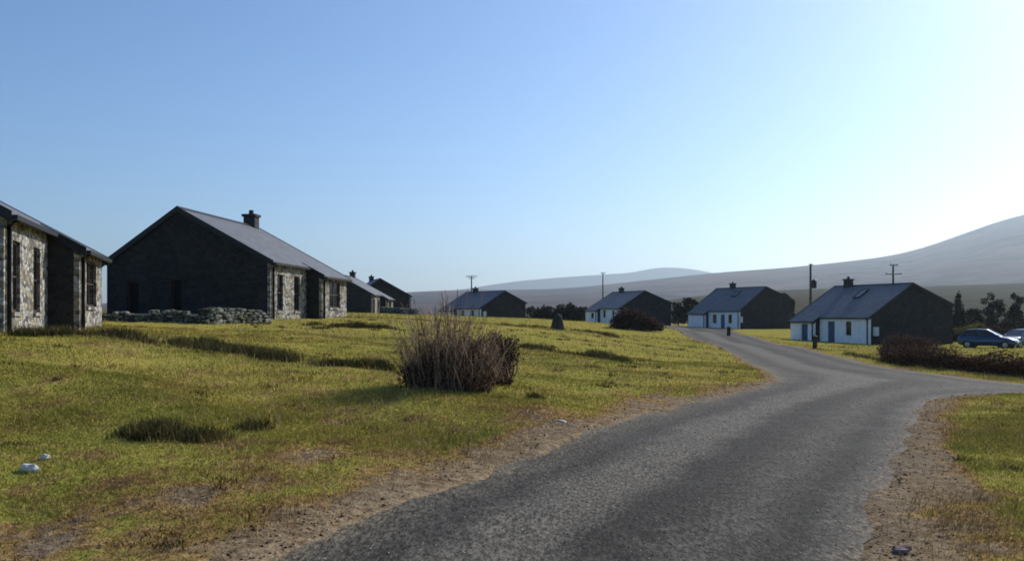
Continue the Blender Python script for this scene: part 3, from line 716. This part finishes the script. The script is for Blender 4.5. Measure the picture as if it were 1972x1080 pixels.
def big_bush():
    cx, cy = hit(862, 757); cz = gz1(cx, cy); sc = cy/FPX       # metres per photograph pixel here
    root = empty('twiggy_bush', (cx, cy, cz)); tag(root, 'large twiggy bush of bare upright stems standing in the pasture', 'bush')
    n = 880; r = np.sqrt(rng.random(n)); a = rng.uniform(0, 6.283, n)
    bx_, by_ = r*np.cos(a)*.74+.06, r*np.sin(a)*.55
    H = (.46+.98*rng.random(n)**2.1)*(1.12-.4*r**2)*np.where(bx_ > .3, .82, 1.0)*1.08
    Vs, Fs, off = [], [], 0
    ts = np.array([0, .3, .6, .85, 1.0])
    for i in range(n):
        lx, ly = bx_[i]*.36+rng.normal(0, .17), by_[i]*.35+rng.normal(0, .15); wv = rng.uniform(-.09, .09, 2)
        px_ = bx_[i]*.9+lx*ts**1.4+wv[0]*np.sin(5*ts); py_ = by_[i]+ly*ts**1.4+wv[1]*np.sin(4*ts); pz = H[i]*ts-.05
        rad = (.0085*rng.uniform(.6, 1.15))*(1-.62*ts)
        c = np.c_[px_, py_, pz]
        ring = np.array([[1, 0, 0], [-.5, .87, 0], [-.5, -.87, 0]])
        V = (c[:,None]+ring[None]*rad[:,None,None]).reshape(-1, 3)
        f = [[3*k+j, 3*k+(j+1) % 3, 3*k+3+(j+1) % 3, 3*k+3+j] for k in range(4) for j in range(3)]
        Vs.append(V); Fs.append(np.array(f)+off); off += len(V)
        for _ in range(3):                                   # side twigs
            t = rng.uniform(.35, .9); k = int(t*4); q = c[k]*(1-(t*4-k))+c[k+1]*(t*4-k) if k < 4 else c[4]
            d = np.array([rng.normal(0, .10), rng.normal(0, .10), rng.uniform(.06, .2)])
            cc = np.stack([q, q+d]); rr = np.array([.004, .0022])
            V = (cc[:,None]+ring[None]*rr[:,None,None]).reshape(-1, 3)
            Vs.append(V); Fs.append(np.array([[j, (j+1) % 3, 3+(j+1) % 3, 3+j] for j in range(3)])+off); off += 6
    np_obj('stems', np.vstack(Vs), np.vstack(Fs), M['stem'], root)
    blobs = [(-.52,-.05,.18,.28,.35,.26),(-.2,-.1,.22,.35,.45,.32),(.15,-.15,.24,.4,.45,.34),(.45,-.1,.22,.35,.4,.3),(0,.1,.36,.45,.4,.26),(.38,.1,.42,.35,.35,.26),(-.4,.1,.32,.3,.35,.22),(-.1,0,.55,.2,.2,.12),(.25,.1,.65,.25,.25,.16)]
    V, F = leaves(clump_points(10500, blobs, .15)+rng.normal(0, .035, (10500, 3)), .026); np_obj('foliage', V, F, M['bramble'], root)
    # darker leafy shrub growing against it
    x2, y2 = hit(952, 748)
    shrub('leafy_shrub', 'dark purplish leafy shrub growing against the twiggy bush', (x2, y2, gz1(x2, y2)), [(-.3,0,.2,.35,.3,.28),(-.1,.05,.42,.3,.3,.26),(.12,.05,.70,.2,.2,.16),(.3,.1,.74,.13,.14,.13),(.34,.05,.5,.12,.14,.12),(-.25,.1,.66,.28,.25,.2),(.1,-.1,.12,.22,.22,.16),(.2,0,.32,.14,.15,.14),(.02,0,.85,.14,.14,.1)], 6500, .026, 'bramble', 'shrub', twigs=70, stem_mat='stem')
big_bush()
def at(px, py, Y): return ((px-CX)/FPX*Y, Y, EYE-(py-HY)/FPX*Y)
# shrub heap in front of the half-hidden cottage
x, y = hit(1222, 636)
y = min(y, 85); x = (1225-CX)/FPX*y
shrub('roadside_shrub', 'rounded dark shrub on the crest where the lane disappears', (x, y, z1(x, y)), [(-1.0,0,.9,.9,.8,.9),(0,0,.8,1.1,.8,.9),(1.0,-.3,.5,.9,.7,.6),(1.7,-.6,.2,.6,.5,.4),(-1.5,.2,.6,.7,.6,.6)], 9000, .08, 'bramble', twigs=50)
# hedge by the lane
def hedge():
    pts = [ax(1712,36), ax(1760,31.5), ax(1840,29), ax(1925,27.5), ax(2060,26)]
    blobs = []
    x0, y0 = pts[0]; zb = z1(x0, y0)
    for (a, b), (c, d) in zip(pts, pts[1:]):
        n = max(3, int(math.hypot(c-a, d-b)/.35))
        for k in range(n):
            t = k/n; x, y = a+(c-a)*t, b+(d-b)*t+random.uniform(-.15, .3); h = random.uniform(.28, .46)
            blobs.append((x-x0, y-y0, z1(x, y)-zb+h*.9, .45, .6, h)); blobs.append((x-x0+.2, y-y0-.3, z1(x, y)-zb+.2, .4, .45, .3))
    root = shrub('hedge', 'low rusty brown hedge along the lane below the parked cars', (x0, y0, zb), blobs, 30000, .034, 'hedge', 'hedge', twigs=420)
hedge()
x, y = 1706, 40
x = (1728-CX)/FPX*46; y = 46
shrub('dark_shrub', 'dark shrub at the foot of the nearest white cottage gable', (x, y, z1(x, y)), [(0,0,.55,.8,.7,.6),(.8,0,.5,.8,.7,.55),(-.5,0,.3,.5,.5,.35),(1.6,.1,.45,.7,.6,.5)], 7000, .045, 'bramble', twigs=40)

def tree(label, px, top, Y, w, mt, name='tree', conical=False, n=3500, group='dark evergreen trees behind the cottages', base=None):
    x = (px-CX)/FPX*Y; zb = z1(x, Y) if base is None else base; H = EYE-(top-HY)/FPX*Y-zb; rw = w*Y/FPX/2
    root = empty(name, (x, Y, zb)); tag(root, label, 'tree', group)
    bm = bmesh.new(); tube(bm, [(0, 0, -.2), (.05, 0, H*.5), (0, .05, H*.93)], [.06+.025*H, .03+.015*H, .015], 7)
    bl = []
    if conical:
        for k in range(9):
            t = k/8; bl.append((random.uniform(-.12, .12)*rw, random.uniform(-.12, .12)*rw, H*(.2+.76*t), rw*(1-.86*t)+.1, rw*(1-.86*t)+.1, H*.1))
    else:
        for k in range(22):
            a = random.uniform(0, 6.28); q = random.uniform(.1, .75); hz = random.uniform(.16, .92)
            s = rw*random.uniform(.25, .5)*(1.1-.4*hz)
            bl.append((q*rw*math.cos(a)*(1.15-.5*hz), q*rw*math.sin(a)*(1.15-.5*hz), H*hz-s*.4, s, s, s*random.uniform(.8, 1.3)))
    for b in bl[:10]: tube(bm, [(0, 0, H*.25), (b[0]*.5, b[1]*.5, (H*.25+b[2])/2), b[:3]], [.05, .035, .012], 5)
    bm_obj('trunk', bm, M['bark'], root)
    V, F = leaves(clump_points(n, bl, .35), .05+.0009*Y); np_obj('crown', V, F, M[mt], root)
tree('narrow pointed evergreen tree by the back of the nearest white cottage', 1846, 564, 104, 34, 'conifer', conical=True, n=2400)
tree('broad dark evergreen tree with two spiky tops behind the parked cars', 1912, 559, 100, 66, 'conifer')
tree('dark evergreen tree with ragged top cut by the picture edge', 1962, 558, 102, 50, 'conifer')
tree('low dark bushy tree between the pointed evergreen and the parked cars', 1876, 590, 98, 52, 'scrub')
tree('dark tree top showing behind the gable of the cottage with rooflight', 1512, 556, 140, 34, 'conifer')
tree('thin dark tree beside the back wall of the cottage with rooflight', 1526, 572, 138, 22, 'conifer', n=1500)
for i, (px, top, w, lb) in enumerate([(1306,577,40,'leftmost dark tree of the small clump between two cottages'),(1326,569,36,'tallest dark tree of the small clump between two cottages'),(1344,571,30,'dark tree of the clump touching the roof of the cottage with rooflight')]):
    tree(lb, px, top, 158, w, 'conifer', n=2000)
for i, (px, top, w, lb) in enumerate([(1028,590,30,'low dark tree next to the gable beyond the twiggy bush'),(1052,587,34,'low dark tree just left of the standing stone'),(1076,588,34,'low dark tree directly behind the standing stone'),(1098,584,36,'tallest low tree just right of the standing stone'),(1122,588,34,'low dark tree nearest the half hidden cottage')]):
    tree(lb, px, top, 150, w+14, 'scrub', n=2000, group='low trees behind the standing stone', base=.2)
for px, py, Y, w, h, lb, mt in [(1862,628,90,2.2,1.3,'yellow green gorse shrub behind the dark blue car','gorse'),(1893,622,92,2.0,1.4,'taller gorse shrub with yellow tips behind the cars','gorse'),(1918,632,90,2.2,1.2,'dull reddish shrub between the parked cars and the evergreens','hedge'),(1955,622,94,2.6,1.6,'dark olive shrub behind the car cut by the picture edge','scrub'),(1836,640,88,1.4,.8,'small dark shrub at the back corner of the nearest white cottage','scrub')]:
    x = (px-CX)/FPX*Y; z = z1(x, Y)
    shrub('wild_shrub', lb, (x, Y, z), [(random.uniform(-.5, .5)*w, random.uniform(-.3, .3), h*random.uniform(.3, 1.1), w*.32, .7, h*.36) for _ in range(9)], 3400, .09, mt, twigs=12, group='wild shrubs behind the parked cars')

# ------------------------------------------------------------------ poles and posts
def pole(label, px, top, Y, arms=(), transformer=False, lean=0, r=.13):
    x = (px-CX)/FPX*Y; zb = z1(x, Y); H = EYE-(top-HY)/FPX*Y-zb
    root = empty('utility_pole', (x, Y, zb)); tag(root, label, 'pole', 'wooden utility poles')
    bm = bmesh.new(); tube(bm, [(0, 0, -.3), (-lean*.5, 0, H*.5), (-lean, 0, H)], [r*1.15, r, r*.8], 10); bm_obj('shaft', bm, M['pole'], root, smooth=True)
    for d, w, ins in arms:
        bm = bmesh.new(); box(bm, -lean-w/2, -lean+w/2, -.19, -.09, H-d-.06, H-d+.06); arm = bm_obj('crossarm', bm, M['steel'], root)
        for q in ins:
            bm = bmesh.new(); X0 = -lean+q*w/2; tube(bm, [(X0, -.14, H-d+.06), (X0, -.14, H-d+.14), (X0, -.14, H-d+.2), (X0, -.14, H-d+.3)], [.03, .09, .1, .05], 8); bm_obj('insulator', bm, M['ceramic'], arm, smooth=True)
    if transformer:
        d = H-transformer
        bm = bmesh.new(); tube(bm, [(.42, 0, d-1.0), (.42, 0, d-.95), (.42, 0, d-.1), (.42, 0, d)], [.24, .29, .29, .2], 14); t = bm_obj('transformer', bm, M['pipe'], root)
        bm = bmesh.new(); box(bm, .05, .2, -.06, .06, d-.75, d-.25); bm_obj('bracket', bm, M['steel'], t)
        bm = bmesh.new(); tube(bm, [(.36, 0, d), (.36, 0, d+.25)], [.05, .03], 8); tube(bm, [(.5, 0, d), (.5, 0, d+.25)], [.05, .03], 8); bm_obj('bushing', bm, M['ceramic'], t)
pole('utility pole with wide crossarm rising behind the blue-grey roofed cottage', 908, 531, 160, [(.15,1.9,(-.9,-.3,.3,.9)),(.45,1.1,())])
pole('thin bare pole standing alone behind the half hidden cottage', 1161, 525, 178, [(.12,.9,(-.8,.8))])
pole('dark pole carrying a transformer between the two white cottages', 1561, 508, 108, [(.1,.5,())], transformer=1.9, lean=-.0, r=.15)
pole('pale pole with two crossarms and white insulators behind the nearest white cottage', 1720, 509, 106, [(.12,.95,(-.7,.7)),(1.15,1.9,(-.93,.93))])
def post(label, px, py, h, w):
    x, y = hit(px, py, 20); bm = bmesh.new(); box(bm, -w/2, w/2, -w/2, w/2, -.3, h)
    o = bm_obj('wooden_post', bm, M['post'], bevel=.02); o.location = (x, y, z1(x, y)); o.rotation_euler = (.02, .03, .4)
    bm = bmesh.new(); v = [bm.verts.new(q) for q in ((-w*.6,-w*.6,h+.003),(w*.6,-w*.6,h+.003),(w*.6,w*.6,h+.003),(-w*.6,w*.6,h+.003),(0,0,h+.1))]
    for q in ((0,1,4),(1,2,4),(2,3,4),(3,0,4),(3,2,1,0)): bm.faces.new([v[i] for i in q])
    bm_obj('cap', bm, M['post'], o)
    return tag(o, label, 'post', 'short posts along the lane')
post('short dark post at the lane edge in front of the cottage with rooflight', 1403, 647, .8, .24)
post('short dark post on the grass before the nearest white cottage door', 1569, 673, .78, .2)

# ------------------------------------------------------------------ cars
def car(label, loc, rz, paintm):
    root = empty('parked_car', loc, rz); tag(root, label, 'car', 'cars parked beyond the hedge')
    bm = bmesh.new()
    st = [(-2.02,.70,.42,.72),(-1.95,.80,.30,.88),(-1.6,.85,.24,.93),(-.8,.86,.22,.92),(.2,.86,.22,.90),(.85,.86,.22,.90),(1.4,.84,.22,.82),(1.8,.78,.26,.70),(2.0,.62,.36,.58)]
    rings = []
    for x, w, zb, ztp in st:
        h = ztp-zb
        rings.append([bm.verts.new((x, y, z)) for y, z in ((-w*.86, zb), (-w, zb+.18*h), (-w*1.01, zb+.55*h), (-w*.96, zb+.88*h), (-w*.84, ztp), (-w*.3, ztp+.03), (w*.3, ztp+.03), (w*.84, ztp), (w*.96, zb+.88*h), (w*1.01, zb+.55*h), (w, zb+.18*h), (w*.86, zb))])
    for a, b in zip(rings, rings[1:]):
        for i in range(12): bm.faces.new([a[i], a[(i+1) % 12], b[(i+1) % 12], b[i]])
    bm.faces.new(rings[0]); bm.faces.new(rings[-1][::-1])
    body = bm_obj('body', bm, M[paintm], root, smooth=True)
    lo = [(-1.85,.74,.9),(1.02,.76,.9)]; hi = [(-1.45,.56,1.40),(-.1,.58,1.43)]
    def pt(x, y, z): return Vector((x, y, z))
    bl, br_, fl, fr = pt(-1.85,-.74,.88), pt(-1.85,.74,.88), pt(1.02,-.76,.86), pt(1.02,.76,.86)
    tbl, tbr, tfl, tfr = pt(-1.45,-.56,1.38), pt(-1.45,.56,1.38), pt(.0,-.57,1.40), pt(.0,.57,1.40)
    def sheet(name, q, mt, par, d=.02):
        c = sum(q, Vector())/4; nrm = (q[1]-q[0]).cross(q[2]-q[0]).normalized()
        if nrm.dot(c-Vector((-.4, 0, 1.0))) < 0: nrm = -nrm
        bm = bmesh.new(); prism(bm, [p for p in q], [p-nrm*d for p in q]); return bm_obj(name, bm, M[mt], par)
    sheet('windscreen', [fl, fr, tfr, tfl], 'car_glass', root); sheet('rear_window', [bl, br_, tbr, tbl], 'car_glass', root)
    for a, b, c, d in ((bl, fl, tfl, tbl), (br_, fr, tfr, tbr)):
        w = sheet('side_window', [a, b, c, d], 'car_glass', root)
        bm = bmesh.new(); tube(bm, [a.lerp(b, .48), d.lerp(c, .52)], .035, 6); bm_obj('pillar', bm, M[paintm], w)
    bm = bmesh.new(); rr = []
    for x, w, z in ((-1.52,.5,1.38),(-1.3,.58,1.43),(-.7,.6,1.46),(-.1,.59,1.44),(.03,.56,1.40)):
        rr.append([bm.verts.new((x, s*w, z-.0 if abs(s) < 1 else z-.05)) for s in (-1,-.6,0,.6,1)]+[bm.verts.new((x, s*w*.95, z-.07)) for s in (1,-1)])
    for a, b in zip(rr, rr[1:]):
        for i in range(7): bm.faces.new([a[i], a[(i+1) % 7], b[(i+1) % 7], b[i]])
    bm.faces.new(rr[0]); bm.faces.new(rr[-1][::-1])
    roof = bm_obj('roof', bm, M[paintm], root, smooth=True)
    for a, b in ((fl, tfl), (fr, tfr), (bl, tbl), (br_, tbr)):
        bm = bmesh.new(); tube(bm, [a, b], .045, 6); bm_obj('pillar', bm, M[paintm], roof)
    for x in (-1.28, 1.28):
        for s in (-1, 1):
            bm = bmesh.new(); tube(bm, [(x, s*.66, .31), (x, s*.68, .31), (x, s*.85, .31), (x, s*.87, .31)], [.28, .31, .31, .27], 20); w = bm_obj('wheel', bm, M['tyre'], root)
            bm = bmesh.new(); tube(bm, [(x, s*.84, .31), (x, s*.882, .31)], [.2, .17], 14); bm_obj('rim', bm, M['rim'], w)
    for s in (-1, 1):
        bm = bmesh.new(); prism(bm, [(1.93, s*.42, .56), (1.86, s*.70, .57), (1.78, s*.70, .68), (1.83, s*.42, .69)], [(2.01, s*.42, .55), (1.92, s*.74, .56), (1.84, s*.74, .69), (1.92, s*.42, .68)]); bm_obj('headlight', bm, M['lamp'], root)
        bm = bmesh.new(); box(bm, -2.03, -1.94, s*.6-.09, s*.6+.09, .62, .8); bm_obj('tail_light', bm, M['red_wood'], root)
        bm = bmesh.new(); box(bm, .78, .9, s*.95-.09, s*.95+.09, .93, 1.05); bm_obj('wing_mirror', bm, M[paintm], root, bevel=.02)
    bm = bmesh.new(); box(bm, 1.9, 2.035, -.4, .4, .36, .46); bm_obj('grille', bm, M['tyre'], root)
    return root
car('dark blue hatchback parked beyond the rusty hedge, bright sky on its windscreen', (35.7, 68, z1(35.7, 68)), R(-42), 'car_blue')
car('dark teal car beside the blue hatchback, cut by the picture edge', (39.35, 70.5, z1(39.35, 70.5)), R(-150), 'car_teal')

# ------------------------------------------------------------------ hills
def moor(name, c1, c2, c3, sc):
    m, nt, b = mat_new(name)
    pos = N(nt, 'NewGeometry').outputs['Position']
    n1 = noise(nt, pos, sc, 6, .6); n2 = noise(nt, pos, sc*5, 5, .65)
    c = mixc(nt, ramp(nt, n1, [(.4, (0,)*3), (.6, (1,)*3)]), c1, c2)
    c = mixc(nt, ramp(nt, n2, [(.45, (0,)*3), (.7, (.8,)*3)]), c, c3)
    nt.links.new(c, b.inputs['Base Color']); b.inputs['Roughness'].default_value = 1; b.inputs['Specular IOR Level'].default_value = 0
    bump(nt, b, n2, .6, 6)
    return m
def hill(name, label, sky, Y0, Y1, mt, power, zb=-4, amp=6.0, back=900):
    """a ridge whose crest passes through the given directions (photograph columns, rows)"""
    px = np.array([s[0] for s in sky], float); py = np.array([s[1] for s in sky], float)
    cols = np.linspace(px[0], px[-1], 260); crest = np.interp(cols, px, py)
    k = np.ones(9)/9; crest = np.convolve(np.pad(crest, 4, 'edge'), k, 'valid')
    rows = np.linspace(0, 1, 60); V = []
    for t in rows:
        Y = Y0+(Y1-Y0)*t; X = (cols-CX)/FPX*Y
        zc = EYE+(HY-crest)/FPX*Y1
        V.append(np.c_[X, np.full(len(X), Y), zb+(zc-zb)*t**power + amp*math.sin(math.pi*t)*(np.sin(X/170+3*t)+.7*np.abs(np.sin(X/95+np.sin(Y/300)))+.6*np.sin(X/71-Y/90))*.9])
    zc = V[-1][:,2]
    for t in np.linspace(.1, 1, 10):
        V.append(np.c_[V[len(rows)-1][:,0]*(1+.1*t), np.full(len(cols), Y1+back*t), zb+(zc-zb)*(1-t**1.5)])
    n = len(cols); nr = len(V); V = np.vstack(V)
    i = (np.arange(nr-1)[:,None]*n+np.arange(n-1)[None]).ravel()
    o = np_obj(name, V, np.c_[i, i+1, i+1+n, i+n], mt, smooth=True); structure(o); o['label'] = label
    return o
hill('hill', 'long moorland hill rising to the right', [(-900,600),(-300,592),(300,582),(600,570),(790,563),(860,558),(940,558),(1070,557),(1130,552),(1200,544),(1300,534),(1350,527),(1450,520),(1550,513),(1620,504),(1700,496),(1750,487),(1820,464),(1880,440),(1930,424),(1972,411),(2060,396),(2200,388),(2350,395),(2500,415),(2800,470),(3200,540)], 1300, 4000, moor('moorland', (.10,.06,.055), (.028,.03,.028), (.15,.10,.08), .0022), 1.35)
hill('near_rise', 'low green rise of fields in front of the hill', [(-900,612),(900,608),(1150,596),(1300,575),(1420,562),(1560,556),(1700,553),(1830,550),(1972,545),(2200,535),(2500,540),(2900,580),(3200,605)], 260, 1150, moor('rough fields', (.068,.062,.036), (.06,.05,.036), (.09,.078,.045), .008), 1.1, zb=-4, amp=1.5, back=500)
hill('far_ridge', 'pale far ridge fading into haze', [(500,590),(800,566),(900,556),(940,549),(1000,541),(1080,534),(1170,528),(1220,525),(1245,518),(1290,514),(1340,519),(1380,527),(1450,538),(1600,556),(1800,590)], 7000, 9000, moor('far moor', (.08,.07,.05), (.07,.065,.05), (.1,.085,.06), .001), 1.2, back=500)

# ------------------------------------------------------------------ haze
bm = bmesh.new(); box(bm, -8500, 8500, -300, 9900, -7.5, 520)
me = bpy.data.meshes.new('haze'); bmesh.ops.recalc_face_normals(bm, faces=bm.faces[:]); bm.to_mesh(me); bm.free()
hz = bpy.data.materials.new('haze air'); hz.use_nodes = True; nt = hz.node_tree; nt.nodes.clear()
out = nt.nodes.new('ShaderNodeOutputMaterial'); pv = nt.nodes.new('ShaderNodeVolumePrincipled')
pv.inputs['Color'].default_value = (.72,.87,1.0,1); pv.inputs['Density'].default_value = 1.0e-4; pv.inputs['Anisotropy'].default_value = .55
nt.links.new(pv.outputs[0], out.inputs['Volume']); me.materials.append(hz)
hobj = link(bpy.data.objects.new('haze', me)); tag(hobj, 'pale blue haze over the valley', 'haze', kind='stuff'); hobj.display_type = 'WIRE'

# ------------------------------------------------------------------ light, sky, camera
AZ, EL = 45.0, 31.0
wd = bpy.data.worlds.new('World'); S.world = wd; wd.use_nodes = True
nt = wd.node_tree; bg = nt.nodes['Background']
sky = nt.nodes.new('ShaderNodeTexSky'); sky.sky_type = 'NISHITA'; sky.sun_disc = False
sky.sun_elevation = R(EL); sky.sun_rotation = R(AZ); sky.altitude = 0; sky.air_density = 1.0; sky.dust_density = .8; sky.ozone_density = 7.0
nt.links.new(sky.outputs[0], bg.inputs[0]); bg.inputs[1].default_value = .13
ld = bpy.data.lights.new('sun', 'SUN'); ld.energy = 4.8; ld.angle = R(.55); ld.color = (1, .94, .85)
so = link(bpy.data.objects.new('sun', ld))
sdir = Vector((math.cos(R(EL))*math.sin(R(AZ)), math.cos(R(EL))*math.cos(R(AZ)), math.sin(R(EL))))
so.rotation_euler = (-sdir).to_track_quat('-Z', 'Y').to_euler(); so.location = (40, 20, 60)
cd = bpy.data.cameras.new('camera'); cd.sensor_width = 36; cd.lens = FPX/1972*36; cd.shift_y = (HY-540)/1972; cd.clip_start = .1; cd.clip_end = 20000
co = link(bpy.data.objects.new('camera', cd)); co.location = (0, 0, EYE); co.rotation_euler = (R(90), 0, 0); S.camera = co
S.view_settings.view_transform = 'Standard'; S.view_settings.look = 'None'; S.view_settings.exposure = .1; S.view_settings.gamma = 1
S.cycles.filter_width = 1.75
S.cycles.volume_bounces = 0
